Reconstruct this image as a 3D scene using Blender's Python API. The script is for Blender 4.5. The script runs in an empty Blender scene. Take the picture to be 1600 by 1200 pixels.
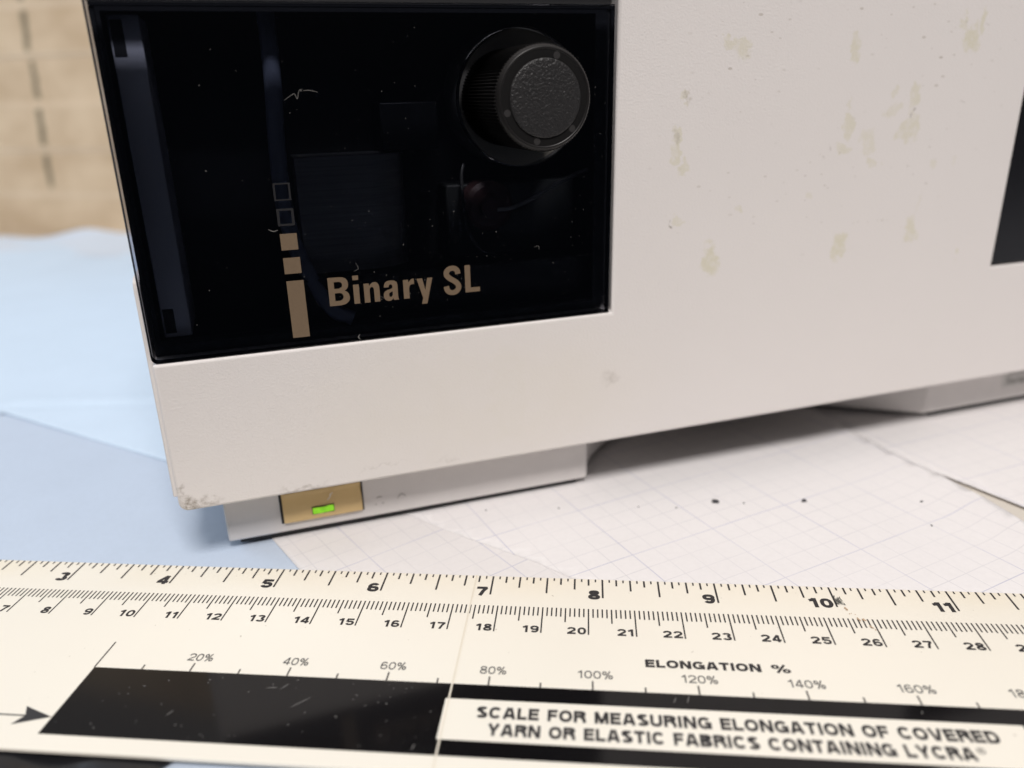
import bpy, bmesh, math, random
from mathutils import Vector, Matrix

S = 0.01                      # all coordinates below are centimetres; meshes are built in metres
scn = bpy.context.scene
COL = scn.collection
random.seed(7)

# ------------------------------------------------------------------ camera
R = [[0.9956745284898713, 0.09013192319251129, -0.02254927356017919],
     [0.010527385963881565, -0.35058203121041576, -0.9364728578753078],
     [-0.09231146982493574, 0.9321847863025862, -0.3500144521655666]]
CAM = Vector((19.872916213646388, -15.653392609174638, 10.72100371389002))
cd = bpy.data.cameras.new("camera")
cam = bpy.data.objects.new("camera", cd)
COL.objects.link(cam)
m = Matrix.Identity(4)
for i in range(3):
    m[i][0] = R[0][i]
    m[i][1] = -R[1][i]
    m[i][2] = -R[2][i]
    m[i][3] = CAM[i] * S
cam.matrix_world = m
cd.sensor_fit = 'HORIZONTAL'
cd.sensor_width = 36.0
cd.lens = 1230.9 / 1600 * 36
cd.clip_start = 0.005
cd.clip_end = 50
cd.dof.use_dof = True
cd.dof.focus_distance = 0.176
cd.dof.aperture_fstop = 8.2
cd.dof.aperture_blades = 0
scn.camera = cam

# ------------------------------------------------------------------ world, lamps, exposure
w = bpy.data.worlds.new("World")
scn.world = w
w.use_nodes = True
nt = w.node_tree
bg = nt.nodes["Background"]
tc = nt.nodes.new("ShaderNodeTexCoord")
sx = nt.nodes.new("ShaderNodeSeparateXYZ")
rp = nt.nodes.new("ShaderNodeValToRGB")
nt.links.new(tc.outputs["Generated"], sx.inputs[0])
mr = nt.nodes.new("ShaderNodeMapRange")
mr.inputs["From Min"].default_value = -1
mr.inputs["From Max"].default_value = 1
nt.links.new(sx.outputs["Z"], mr.inputs["Value"])
nt.links.new(mr.outputs[0], rp.inputs[0])
cr = rp.color_ramp
cr.elements[0].position = 0.50
cr.elements[0].color = (0.022, 0.026, 0.036, 1)
cr.elements[1].position = 1.0
cr.elements[1].color = (0.95, 0.93, 0.92, 1)
e_ = cr.elements.new(0.64)
e_.color = (0.05, 0.05, 0.055, 1)
e_ = cr.elements.new(0.80)
e_.color = (0.50, 0.485, 0.48, 1)
nt.links.new(rp.outputs[0], bg.inputs["Color"])
bg.inputs["Strength"].default_value = 0.62


def lamp(name, loc, target, sx_, sy_, power, color):
    ld = bpy.data.lights.new(name, 'AREA')
    ld.shape = 'RECTANGLE'
    ld.size = sx_ * S
    ld.size_y = sy_ * S
    ld.energy = power
    ld.color = color
    o = bpy.data.objects.new(name, ld)
    COL.objects.link(o)
    o.location = Vector(loc) * S
    d = (Vector(target) - Vector(loc))
    o.rotation_euler = d.to_track_quat('-Z', 'Y').to_euler()
    return o


lamp("ceiling_lamp", (44, -78, 122), (18, 2, 2), 42, 30, 19.6, (1.0, 0.955, 0.925))
lamp("window_light", (-78, 20, 52), (-2, 16, 0), 50, 60, 3.6, (0.66, 0.82, 1.0))

scn.view_settings.view_transform = 'Standard'
scn.view_settings.look = 'None'
scn.view_settings.gamma = 1
scn.view_settings.exposure = 0
scn.view_settings.use_curve_mapping = False
scn.cycles.max_bounces = 10
scn.cycles.transparent_max_bounces = 16


# ------------------------------------------------------------------ helpers
def link_mesh(name, bm, mat, parent=None, bevel=0, segs=2, smooth=False, angle=30):
    me = bpy.data.meshes.new(name)
    bmesh.ops.scale(bm, vec=(S, S, S), verts=bm.verts)
    bm.to_mesh(me)
    bm.free()
    o = bpy.data.objects.new(name, me)
    COL.objects.link(o)
    if mat:
        me.materials.append(mat)
    if parent:
        o.parent = parent
    if bevel:
        b = o.modifiers.new("bevel", 'BEVEL')
        b.width = bevel * S
        b.segments = segs
        b.limit_method = 'ANGLE'
        b.angle_limit = math.radians(35)
        b.harden_normals = False
    if smooth or bevel:
        for p in me.polygons:
            p.use_smooth = True
        try:
            me.set_sharp_from_angle(angle=math.radians(angle))
        except Exception:
            pass
    return o


def box(bm, x0, x1, y0, y1, z0, z1):
    vs = [bm.verts.new((x, y, z)) for z in (z0, z1) for (x, y) in ((x0, y0), (x1, y0), (x1, y1), (x0, y1))]
    for f in ((3, 2, 1, 0), (4, 5, 6, 7), (0, 1, 5, 4), (1, 2, 6, 5), (2, 3, 7, 6), (3, 0, 4, 7)):
        bm.faces.new([vs[i] for i in f])
    return bm


def boxm(*a):
    return box(bmesh.new(), *a)


def prism(bm, pts, axis, a, b):
    """extrude a polygon: pts are 2-D; axis 'y': (x,z) swept from y=a to b; 'z': (x,y); 'x': (y,z)"""
    def P(p, t):
        return {'y': (p[0], t, p[1]), 'z': (p[0], p[1], t), 'x': (t, p[0], p[1])}[axis]
    A = [bm.verts.new(P(p, a)) for p in pts]
    B = [bm.verts.new(P(p, b)) for p in pts]
    n = len(pts)
    bm.faces.new(A)
    bm.faces.new(list(reversed(B)))
    for i in range(n):
        bm.faces.new((A[i], B[i], B[(i + 1) % n], A[(i + 1) % n]))
    bmesh.ops.recalc_face_normals(bm, faces=bm.faces)
    return bm


def tube(bm, pts, r, n=12):
    pts = [Vector(p) for p in pts]
    rings = []
    prev = None
    for i, p in enumerate(pts):
        t = (pts[min(i + 1, len(pts) - 1)] - pts[max(i - 1, 0)]).normalized()
        if prev is None:
            u = t.orthogonal().normalized()
        else:
            u = (prev - t * prev.dot(t)).normalized()
        prev = u
        v = t.cross(u)
        rings.append([bm.verts.new(p + (u * math.cos(2 * math.pi * k / n) + v * math.sin(2 * math.pi * k / n)) * r) for k in range(n)])
    for a, b in zip(rings, rings[1:]):
        for k in range(n):
            bm.faces.new((a[k], a[(k + 1) % n], b[(k + 1) % n], b[k]))
    bm.faces.new(list(reversed(rings[0])))
    bm.faces.new(rings[-1])
    return bm


def catmull(pts, k=6):
    out = []
    P = [Vector(p) for p in pts]
    P = [P[0] * 2 - P[1]] + P + [P[-1] * 2 - P[-2]]
    for i in range(1, len(P) - 2):
        for j in range(k):
            t = j / k
            a, b, c, d = P[i - 1], P[i], P[i + 1], P[i + 2]
            out.append(0.5 * (2 * b + (c - a) * t + (2 * a - 5 * b + 4 * c - d) * t * t + (3 * b - a - 3 * c + d) * t ** 3))
    out.append(P[-2])
    return out


def lathe(bm, prof, n, cx, cz, rough=None):
    """axis along y through (cx, cz); prof is a list of (radius, y)"""
    rings = []
    for (r, y) in prof:
        rings.append([bm.verts.new((cx + r * math.cos(2 * math.pi * k / n), y, cz + r * math.sin(2 * math.pi * k / n))) for k in range(n)])
    for a, b in zip(rings, rings[1:]):
        for k in range(n):
            bm.faces.new((a[k], a[(k + 1) % n], b[(k + 1) % n], b[k]))
    bm.faces.new(rings[0])
    bm.faces.new(list(reversed(rings[-1])))
    bmesh.ops.recalc_face_normals(bm, faces=bm.faces)
    return bm


def disc(bm, cx, cz, r, y, n=24):
    bm.faces.new([bm.verts.new((cx + r * math.cos(2 * math.pi * k / n), y, cz + r * math.sin(2 * math.pi * k / n))) for k in range(n)])


def outline_mesh(loops, extrude=0.0, bevel=0.0):
    """fill closed 2-D loops (holes even-odd); returns verts (x, y, z), faces"""
    cu = bpy.data.curves.new("outline", 'CURVE')
    cu.dimensions = '2D'
    cu.fill_mode = 'BOTH'
    cu.extrude = extrude
    cu.bevel_depth = bevel
    cu.bevel_resolution = 2
    for lp in loops:
        sp = cu.splines.new('POLY')
        sp.points.add(len(lp) - 1)
        for q, p in zip(sp.points, lp):
            q.co = (p[0], p[1], 0, 1)
        sp.use_cyclic_u = True
    return curve_to_data(cu)


def curve_to_data(cu):
    o = bpy.data.objects.new("temporary_curve", cu)
    COL.objects.link(o)
    dg = bpy.context.evaluated_depsgraph_get()
    me = bpy.data.meshes.new_from_object(o.evaluated_get(dg))
    V = [tuple(v.co) for v in me.vertices]
    F = [tuple(p.vertices) for p in me.polygons]
    bpy.data.objects.remove(o)
    bpy.data.meshes.remove(me)
    if isinstance(cu, bpy.types.TextCurve):
        bpy.data.curves.remove(cu)
    else:
        bpy.data.curves.remove(cu)
    return V, F


_cache = {}


def glyphs(body, bold):
    key = (body, bold)
    if key not in _cache:
        cu = bpy.data.curves.new("text", 'FONT')
        cu.body = body
        cu.size = 1.0
        cu.offset = bold
        cu.resolution_u = 4
        _cache[key] = curve_to_data(cu)
    return _cache[key]


def put(bm, V, F, fn):
    vs = [bm.verts.new(fn(v)) for v in V]
    for f in F:
        try:
            bm.faces.new([vs[i] for i in f])
        except ValueError:
            pass


def _arc(cx, cy, rx, ry, a0, a1, n=18, p=2.35):
    out = []
    for k in range(n + 1):
        a = math.radians(a0 + (a1 - a0) * k / n)
        c, q = math.cos(a), math.sin(a)
        out.append((cx + rx * math.copysign(abs(c) ** (2 / p), c), cy + ry * math.copysign(abs(q) ** (2 / p), q)))
    return out


GW = {'1': .56, 'I': .30, ' ': .42, 'M': 1.06, 'L': .74, 'F': .76, 'E': .80, 'T': .82, 'A': .98, 'V': .94, 'Y': .94, 'O': 1.0, 'G': 1.0, 'C': .96, 'N': .94, 'D': .92, 'R': .92, 'B': .90, 'U': .90, 'S': .86, '%': 1.1}


def strokes(ch, t):
    """centre lines of one capital or digit, cap height 1; returns width and list of (points, closed)"""
    w_ = GW.get(ch, .80)
    h = t / 2
    mid, rx, T = w_ / 2, w_ / 2 - h, 1 - h
    L, Rr = h, w_ - h
    A = _arc
    G = {
        '0': [(A(mid, .5, rx, .5 - h, 0, 360, 36), 1)],
        'O': [(A(mid, .5, rx, .5 - h, 0, 360, 36), 1)],
        '1': [([(.38, 0), (.38, 1)], 0), ([(.02, .74), (.18, .77), (.34, .92)], 0)],
        '2': [(A(mid, .68, rx, .32 - h, 178, -30, 16) + [(.52 * w_, .38), (L * 1.2, h * 1.3)], 0), ([(0, h), (w_, h)], 0)],
        '3': [(A(mid - .01, .745, rx - .03, .255 - h * .9, 172, -88, 16), 0), (A(mid, .275, rx, .275 - h * .9, 88, -172, 18), 0)],
        '4': [([(.70 * w_, 0), (.70 * w_, 1)], 0), ([(.66 * w_, .97), (h * .8, .31)], 0), ([(0, .27), (w_, .27)], 0)],
        '5': [([(w_ - .06, T), (.20 * w_, T), (.13 * w_, .50)], 0), (A(mid, .34, rx, .34 - h, 148, -168, 20), 0)],
        '6': [(A(mid, .32, rx, .32 - h, 0, 360, 30), 1), (A(mid, .5, rx, .5 - h, 182, 40, 14), 0)],
        '7': [([(0, T), (w_ - h * .6, T)], 0), ([(w_ - h, T), (.58 * w_, .55), (.36 * w_, 0)], 0)],
        '8': [(A(mid, .75, rx - .05, .25 - h * .9, 0, 360, 28), 1), (A(mid, .275, rx, .275 - h * .9, 0, 360, 30), 1)],
        '9': [(A(mid, .68, rx, .32 - h, 0, 360, 30), 1), (A(mid, .5, rx, .5 - h, 2, -140, 14), 0)],
        'A': [([(h * .9, 0), (mid - h * .55, 1)], 0), ([(w_ - h * .9, 0), (mid + h * .55, 1)], 0), ([(.2 * w_, .29), (.8 * w_, .29)], 0)],
        'B': [([(L, 0), (L, 1)], 0), ([(L, T)] + A(.55 * w_, .755, .36 * w_ - h * .5, .245 - h, 90, -90, 12) + [(L, .51)], 0), ([(L, .51)] + A(.57 * w_, .27, .43 * w_ - h, .27 - h, 90, -90, 12) + [(L, h)], 0)],
        'C': [(A(mid, .5, rx, .5 - h, 38, 322, 28), 0)],
        'D': [([(L, 0), (L, 1)], 0), ([(L, T)] + A(.46 * w_, .5, .54 * w_ - h, .5 - h, 90, -90, 18) + [(L, h)], 0)],
        'E': [([(L, 0), (L, 1)], 0), ([(L, T), (w_, T)], 0), ([(L, .515), (w_ - .05, .515)], 0), ([(L, h), (w_, h)], 0)],
        'F': [([(L, 0), (L, 1)], 0), ([(L, T), (w_, T)], 0), ([(L, .49), (w_ - .06, .49)], 0)],
        'G': [(A(mid, .5, rx, .5 - h, 40, 318, 28), 0), ([(mid + .02, .46), (w_, .46)], 0), ([(Rr, .50), (Rr, .02)], 0)],
        'I': [([(w_ / 2, 0), (w_ / 2, 1)], 0)],
        'L': [([(L, 0), (L, 1)], 0), ([(L, h), (w_, h)], 0)],
        'M': [([(L, 0), (L, 1)], 0), ([(Rr, 0), (Rr, 1)], 0), ([(L + .02, 1), (mid + h * .1, .03)], 0), ([(Rr - .02, 1), (mid - h * .1, .03)], 0)],
        'N': [([(L, 0), (L, 1)], 0), ([(Rr, 0), (Rr, 1)], 0), ([(L + .02, .99), (Rr - .02, .01)], 0)],
        'R': [([(L, 0), (L, 1)], 0), ([(L, T)] + A(.56 * w_, .735, .44 * w_ - h, .265 - h, 90, -90, 12) + [(L, .47)], 0), ([(.56 * w_, .46), (Rr - h * .3, .36), (Rr, .2), (Rr + h * .2, 0)], 0)],
        'S': [(A(mid, .742, rx - .015, .258 - h, 22, 262, 22) + A(mid, .275, rx, .275 - h, 82, -158, 22), 0)],
        'T': [([(w_ / 2, 0), (w_ / 2, 1)], 0), ([(0, T), (w_, T)], 0)],
        'U': [([(L, 1), (L, .40)] + A(mid, .36, rx, .36 - h, 180, 360, 16) + [(Rr, .40), (Rr, 1)], 0)],
        'V': [([(h * .9, 1), (mid - h * .4, 0)], 0), ([(w_ - h * .9, 1), (mid + h * .4, 0)], 0)],
        'Y': [([(h * .9, 1), (mid, .40)], 0), ([(w_ - h * .9, 1), (mid, .40)], 0), ([(mid, .46), (mid, 0)], 0)],
        '%': [(A(.24, .74, .24 - h, .26 - h, 0, 360, 20), 1), (A(w_ - .24, .26, .24 - h, .26 - h, 0, 360, 20), 1), ([(.30, -.02), (w_ - .30, 1.02)], 0)],
        ' ': [],
    }
    return w_, G[ch]


def ribbon(bm, pts, closed, wdt, fn, z):
    P = [Vector((p[0], p[1])) for p in pts]
    if closed and (P[0] - P[-1]).length < 1e-6:
        P = P[:-1]
    n = len(P)
    pairs = []
    for i in range(n):
        a = P[(i - 1) % n] if (closed or i > 0) else None
        b = P[(i + 1) % n] if (closed or i < n - 1) else None
        d1 = (P[i] - a).normalized() if a is not None else None
        d2 = (b - P[i]).normalized() if b is not None else None
        d = d1 or d2
        if d1 and d2:
            d = (d1 + d2)
            d = d.normalized() if d.length > 1e-6 else d1
        nm = Vector((-d.y, d.x))
        k = 1.0
        if d1 and d2:
            k = 1.0 / max(.45, nm.dot(Vector((-d1.y, d1.x))))
        pairs.append((bm.verts.new(fn(P[i] + nm * wdt / 2 * k, z)), bm.verts.new(fn(P[i] - nm * wdt / 2 * k, z))))
    for i in range(n if closed else n - 1):
        a, b = pairs[i], pairs[(i + 1) % n]
        bm.faces.new((a[0], a[1], b[1], b[0]))


def text(bm, body, x0, base, h, bold=0.2, x1=None, right=None, aspect=1.0, z=0.012, gap=0.125):
    """write on the ruler plane in a hand-drawn wide grotesque: cap height h, stroke weight bold"""
    wid = sum(strokes(c, bold)[0] for c in body) + gap * (len(body) - 1)
    kx = (x1 - x0) / wid if x1 is not None else h * aspect
    if right is not None:
        x0 = right - wid * kx
    pen = 0.0
    for c in body:
        w_, st = strokes(c, bold)
        for j, (pts, closed) in enumerate(st):
            ribbon(bm, pts, closed, bold, lambda p, zz, pen=pen: (x0 + (pen + p[0]) * kx, base + p[1] * h, zz), z + .0006 * j)
        pen += w_ + gap


def rect(bm, x0, x1, y0, y1, z):
    bm.faces.new([bm.verts.new(p) for p in ((x0, y0, z), (x1, y0, z), (x1, y1, z), (x0, y1, z))])


# ------------------------------------------------------------------ materials
def new_mat(name):
    mt = bpy.data.materials.new(name)
    mt.use_nodes = True
    t = mt.node_tree
    return mt, t, t.nodes["Principled BSDF"]


def N(t, typ, **kw):
    n = t.nodes.new(typ)
    for k, v in kw.items():
        setattr(n, k, v)
    return n


def noise(t, scale, detail=3, rough=0.5, vec=None):
    n = N(t, "ShaderNodeTexNoise")
    n.inputs["Scale"].default_value = scale
    n.inputs["Detail"].default_value = detail
    n.inputs["Roughness"].default_value = rough
    if vec is not None:
        t.links.new(vec, n.inputs["Vector"])
    return n


def math_(t, op, a, b=None, clamp=False):
    n = N(t, "ShaderNodeMath", operation=op)
    n.use_clamp = clamp
    for i, v in enumerate((a, b)):
        if v is None:
            continue
        if isinstance(v, (int, float)):
            n.inputs[i].default_value = v
        else:
            t.links.new(v, n.inputs[i])
    return n.outputs[0]


def mix(t, fac, a, b):
    n = N(t, "ShaderNodeMix", data_type='RGBA')
    if isinstance(fac, (int, float)):
        n.inputs[0].default_value = fac
    else:
        t.links.new(fac, n.inputs[0])
    for i, v in ((6, a), (7, b)):
        if isinstance(v, tuple):
            n.inputs[i].default_value = (*v, 1) if len(v) == 3 else v
        else:
            t.links.new(v, n.inputs[i])
    return n.outputs[2]


def smooth(t, val, lo, hi, a=0.0, b=1.0):
    n = N(t, "ShaderNodeMapRange", interpolation_type='SMOOTHSTEP')
    t.links.new(val, n.inputs["Value"])
    n.inputs["From Min"].default_value = lo
    n.inputs["From Max"].default_value = hi
    n.inputs["To Min"].default_value = a
    n.inputs["To Max"].default_value = b
    return n.outputs[0]


def bump(t, bs, height, strength, dist):
    b = N(t, "ShaderNodeBump")
    b.inputs["Strength"].default_value = strength
    b.inputs["Distance"].default_value = dist * S
    t.links.new(height, b.inputs["Height"])
    t.links.new(b.outputs[0], bs.inputs["Normal"])


def simple(name, color, rough=0.5, metal=0.0, var=0.06, nscale=150, bscale=None, bstr=0.3, bdist=0.01, spec=0.5):
    mt, t, bs = new_mat(name)
    o = N(t, "ShaderNodeTexCoord").outputs["Object"]
    n = noise(t, nscale, 4, 0.6, o)
    dark = tuple(c * (1 - var) for c in color)
    lite = tuple(min(1, c * (1 + var)) for c in color)
    t.links.new(mix(t, n.outputs["Fac"], dark, lite), bs.inputs["Base Color"])
    bs.inputs["Roughness"].default_value = rough
    bs.inputs["Metallic"].default_value = metal
    bs.inputs["Specular IOR Level"].default_value = spec
    if bscale:
        bump(t, bs, noise(t, bscale, 2, 0.5, o).outputs["Fac"], bstr, bdist)
    return mt


CASE = (0.735, 0.695, 0.675)


def case_material(name, stains=(), dirt=()):
    mt, t, bs = new_mat(name)
    o = N(t, "ShaderNodeTexCoord").outputs["Object"]
    col = mix(t, noise(t, 25, 3, 0.5, o).outputs["Fac"], tuple(c * 0.985 for c in CASE), tuple(c * 1.015 for c in CASE))
    if stains:
        wob = noise(t, 220, 3, 0.65, o)
        sub = N(t, "ShaderNodeVectorMath", operation='SUBTRACT')
        t.links.new(wob.outputs["Color"], sub.inputs[0])
        sub.inputs[1].default_value = (0.5, 0.5, 0.5)
        sc_ = N(t, "ShaderNodeVectorMath", operation='MULTIPLY_ADD')
        t.links.new(sub.outputs[0], sc_.inputs[0])
        sc_.inputs[1].default_value = (0.0085, 0.0, 0.010)
        t.links.new(o, sc_.inputs[2])
        P = sc_.outputs[0]

        def blobs(lst, soft):
            acc = None
            for (x, z, rx, rz, amt) in lst:
                a = N(t, "ShaderNodeVectorMath", operation='MULTIPLY_ADD')
                t.links.new(P, a.inputs[0])
                a.inputs[1].default_value = (1 / (rx * S), 0.0, 1 / (rz * S))
                a.inputs[2].default_value = (-x / rx, 0.0, -z / rz)
                ln = N(t, "ShaderNodeVectorMath", operation='LENGTH')
                t.links.new(a.outputs[0], ln.inputs[0])
                v = smooth(t, ln.outputs["Value"], soft, 1.05, amt, 0.0)
                acc = v if acc is None else math_(t, 'MAXIMUM', acc, v)
            return acc
        grain = smooth(t, noise(t, 420, 4, 0.7, o).outputs["Fac"], 0.36, 0.56)
        grain = math_(t, 'ADD', math_(t, 'MULTIPLY', grain, 0.55), 0.45)
        yel = N(t, "ShaderNodeVectorMath", operation='MULTIPLY_ADD')
        t.links.new(P, yel.inputs[0])
        yel.inputs[1].default_value = (1 / (6.0 * S), 0, 1 / (2.6 * S))
        yel.inputs[2].default_value = (-5.2 / 6.0, 0, -3.3 / 2.6)
        yl = N(t, "ShaderNodeVectorMath", operation='LENGTH')
        t.links.new(yel.outputs[0], yl.inputs[0])
        yn = smooth(t, noise(t, 22, 4, 0.6, o).outputs["Fac"], 0.3, 0.7, 0.25, 0.8)
        col = mix(t, math_(t, 'MULTIPLY', smooth(t, yl.outputs["Value"], 0.1, 1.1, 0.55, 0.0), yn), col, (0.70, 0.645, 0.55))
        f = math_(t, 'MULTIPLY', blobs(stains, 0.7), grain)
        col = mix(t, f, col, (0.665, 0.625, 0.52))
        gr2 = smooth(t, noise(t, 700, 5, 0.75, o).outputs["Fac"], 0.30, 0.70)
        f2 = math_(t, 'MULTIPLY', blobs(dirt, 0.1), gr2)
        col = mix(t, f2, col, (0.20, 0.16, 0.115))
        # tiny scattered grey-brown flecks, denser at the middle of the cover
        mp_ = N(t, "ShaderNodeMapping")
        mp_.inputs["Rotation"].default_value = (0, math.radians(35), 0)
        mp_.inputs["Scale"].default_value = (1.0, 0.0, 2.1)
        t.links.new(o, mp_.inputs["Vector"])
        far_ = N(t, "ShaderNodeVectorMath", operation='MULTIPLY_ADD')
        t.links.new(o, far_.inputs[0])
        far_.inputs[1].default_value = (1 / (6.5 * S), 0, 1 / (4.2 * S))
        far_.inputs[2].default_value = (-15.5 / 6.5, 0, -10.2 / 4.2)
        fl_ = N(t, "ShaderNodeVectorMath", operation='LENGTH')
        t.links.new(far_.outputs[0], fl_.inputs[0])
        zone = math_(t, 'MULTIPLY', smooth(t, fl_.outputs["Value"], 0.5, 1.1, 1, 0.10), smooth(t, noise(t, 45, 3, 0.6, o).outputs["Fac"], 0.40, 0.62, 0.1, 1))
        for (vs, thr, sz, amt) in ((230, .70, .16, .55), (420, .66, .20, .40)):
            vo = N(t, "ShaderNodeTexVoronoi")
            vo.inputs["Scale"].default_value = vs
            t.links.new(mp_.outputs[0], vo.inputs["Vector"])
            sep = N(t, "ShaderNodeSeparateColor")
            t.links.new(vo.outputs["Color"], sep.inputs[0])
            size = math_(t, 'MULTIPLY', sep.outputs[1], sz)
            fl = math_(t, 'MULTIPLY', math_(t, 'LESS_THAN', vo.outputs["Distance"], size), math_(t, 'GREATER_THAN', sep.outputs[0], thr))
            col = mix(t, math_(t, 'MULTIPLY', math_(t, 'MULTIPLY', fl, zone), amt), col, (0.36, 0.31, 0.25))
    t.links.new(col, bs.inputs["Base Color"])
    bs.inputs["Roughness"].default_value = 0.48
    bs.inputs["Specular IOR Level"].default_value = 0.35
    bump(t, bs, noise(t, 1900, 2, 0.55, o).outputs["Fac"], 0.7, 0.012)
    return mt


STAINS = [(11.85, 11.72, .22, .22, .8), (12.12, 11.5, .22, .28, .8), (10.63, 10.42, .14, .12, .7), (10.50, 9.6, .15, .25, .8), (10.42, 9.25, .16, .3, .85),
          (10.66, 8.84, .18, .2, .8), (15.48, 11.46, .16, .42, .85), (19.25, 11.75, .34, .36, 1), (19.62, 12.2, .15, .40, .9), (18.98, 12.2, .13, .25, .8),
          (17.6, 10.32, .20, .40, .8), (15.58, 9.59, .15, .34, .8), (15.5, 8.97, .2, .16, .85), (16.3, 9.2, .27, .45, .6), (16.53, 8.62, .28, .15, .7),
          (17.6, 9.5, .38, .42, .8), (16.9, 9.95, .40, .22, .55), (15.75, 6.38, .25, .48, 1), (18.16, 6.74, .22, .36, .9), (20.12, 5.85, .1, .15, .9),
          (11.6, 6.4, .30, .48, 1), (12.33, 7.62, .16, .12, .8), (14.52, 7.84, .14, .2, .5), (10.64, 7.5, .14, .09, .7), (18.6, 8.5, .1, .22, .55),
          (5.9, 3.4, .55, 1.5, .12), (17.0, 10.5, .14, .2, .6), (15.5, 10.2, .08, .3, .5), (18.3, 7.4, .08, .35, .4), (19.4, 8.6, .08, .22, .4)]
DIRT = [(-1.98, 1.82, .38, .32, .95), (-1.6, 1.70, .45, .16, .8), (-2.08, 2.15, .14, .3, .6), (.55, 1.72, .7, .13, .55), (1.0, 1.75, .3, .12, .4), (4.24, 1.8, .5, .09, .2),
        (8.85, 3.45, .40, .22, .35), (10.40, 7.43, .06, .06, 1), (10.45, 9.5, .12, .3, .4), (10.7, 10.4, .12, .12, .5), (14.5, 9.17, .05, .05, 1), (14.85, 8.91, .05, .05, 1),
        (15.1, 9.1, .05, .05, .9), (17.7, 9.91, .06, .06, 1), (16.67, 9.96, .05, .05, .8), (19.44, 10.13, .05, .05, .9), (6.4, 5.8, .05, .06, .9), (2.5, 1.95, .8, .05, .25)]
M_COVER = case_material("cover_plastic", STAINS, DIRT)
M_CASE = case_material("case_plastic")
M_FOOT = simple("grey_foot_plastic", (0.68, 0.65, 0.635), 0.5, bscale=1500, bstr=0.2, bdist=0.01)
M_BLACK = simple("interior_black", (0.012, 0.012, 0.014), 0.6)
M_PILLAR = simple("pillar_plastic", (0.80, 0.80, 0.84), 0.5)
M_TUBE = simple("tube_plastic", (0.26, 0.29, 0.37), 0.4)
M_KNOB = simple("knob_black", (0.006, 0.0055, 0.0055), 0.5, spec=0.25)
M_RIM = simple("knob_rim", (0.012, 0.011, 0.011), 0.38, spec=0.3)
M_CAP = simple("knob_cap", (0.020, 0.019, 0.0195), 0.40, spec=0.42, bscale=1700, bstr=0.7, bdist=0.04)
M_DOT = simple("knob_dot", (0.030, 0.028, 0.028), 0.5, spec=.3)
M_INK = simple("black_ink", (0.022, 0.020, 0.022), 0.5)
M_GREYINK = simple("thin_ink", (0.07, 0.07, 0.07), 0.5)
M_PRINT = simple("bronze_print", (0.165, 0.116, 0.074), 0.55, var=0.15, nscale=2500, spec=0.3)
M_PRINT2 = simple("faded_bronze_print", (0.017, 0.0165, 0.018), 0.55, spec=0.3)
M_BUTTON = simple("tan_plastic", (0.70, 0.50, 0.235), 0.42, bscale=1800, bstr=0.12)
M_BLACKGAP = simple("gap_black", (0.02, 0.02, 0.022), 0.7)
M_DUST = simple("lint", (0.14, 0.133, 0.125), 0.9)
M_FITTING = simple("red_brown_fitting", (0.085, 0.04, 0.04), 0.5)
M_BADGE = simple("silver_badge", (0.55, 0.54, 0.52), 0.4)
M_BADGEINK = simple("badge_ink", (0.12, 0.11, 0.10), 0.5)
M_CRUMB = simple("crumb", (0.05, 0.05, 0.055), 0.7, var=0.5, nscale=1500)
M_FIBRE = simple("white_fibre", (0.75, 0.73, 0.70), 0.7)

mt, t, bs = new_mat("brushed_metal")
M_METAL = mt
o = N(t, "ShaderNodeTexCoord").outputs["Object"]
mp = N(t, "ShaderNodeMapping")
mp.inputs["Scale"].default_value = (40, 300, 2600)
t.links.new(o, mp.inputs["Vector"])
nn_ = noise(t, 1.0, 4, 0.7, mp.outputs[0])
t.links.new(mix(t, nn_.outputs["Fac"], (0.16, 0.155, 0.155), (0.48, 0.47, 0.46)), bs.inputs["Base Color"])
bs.inputs["Metallic"].default_value = 0.45
bs.inputs["Roughness"].default_value = 0.42
bump(t, bs, nn_.outputs["Fac"], 0.3, 0.01)

# smoked acrylic with dust
mt, t, bs = new_mat("smoked_acrylic")
M_SMOKE = mt
t.nodes.remove(bs)
out = t.nodes["Material Output"]
o = N(t, "ShaderNodeTexCoord").outputs["Object"]
tr = N(t, "ShaderNodeBsdfTransparent")
tr.inputs["Color"].default_value = (0.70, 0.715, 0.765, 1)
gl = N(t, "ShaderNodeBsdfGlossy")
gl.inputs["Roughness"].default_value = 0.03
gl.inputs["Color"].default_value = (1, 1, 1, 1)
fr = N(t, "ShaderNodeFresnel")
fr.inputs["IOR"].default_value = 1.47
ms = N(t, "ShaderNodeMixShader")
t.links.new(fr.outputs[0], ms.inputs[0])
t.links.new(tr.outputs[0], ms.inputs[1])
t.links.new(gl.outputs[0], ms.inputs[2])
vo = N(t, "ShaderNodeTexVoronoi")
vo.inputs["Scale"].default_value = 420
vo.inputs["Randomness"].default_value = 1.0
t.links.new(o, vo.inputs["Vector"])
sep = N(t, "ShaderNodeSeparateColor")
t.links.new(vo.outputs["Color"], sep.inputs[0])
spk = math_(t, 'MULTIPLY', math_(t, 'LESS_THAN', vo.outputs["Distance"], math_(t, 'MULTIPLY', sep.outputs[1], 0.075)), math_(t, 'GREATER_THAN', sep.outputs[0], 0.86))
spk = math_(t, 'MULTIPLY', spk, 0.22)
df = N(t, "ShaderNodeBsdfDiffuse")
df.inputs["Color"].default_value = (0.5, 0.48, 0.45, 1)
ms2 = N(t, "ShaderNodeMixShader")
t.links.new(spk, ms2.inputs[0])
t.links.new(ms.outputs[0], ms2.inputs[1])
t.links.new(df.outputs[0], ms2.inputs[2])
t.links.new(ms2.outputs[0], out.inputs["Surface"])

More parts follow.
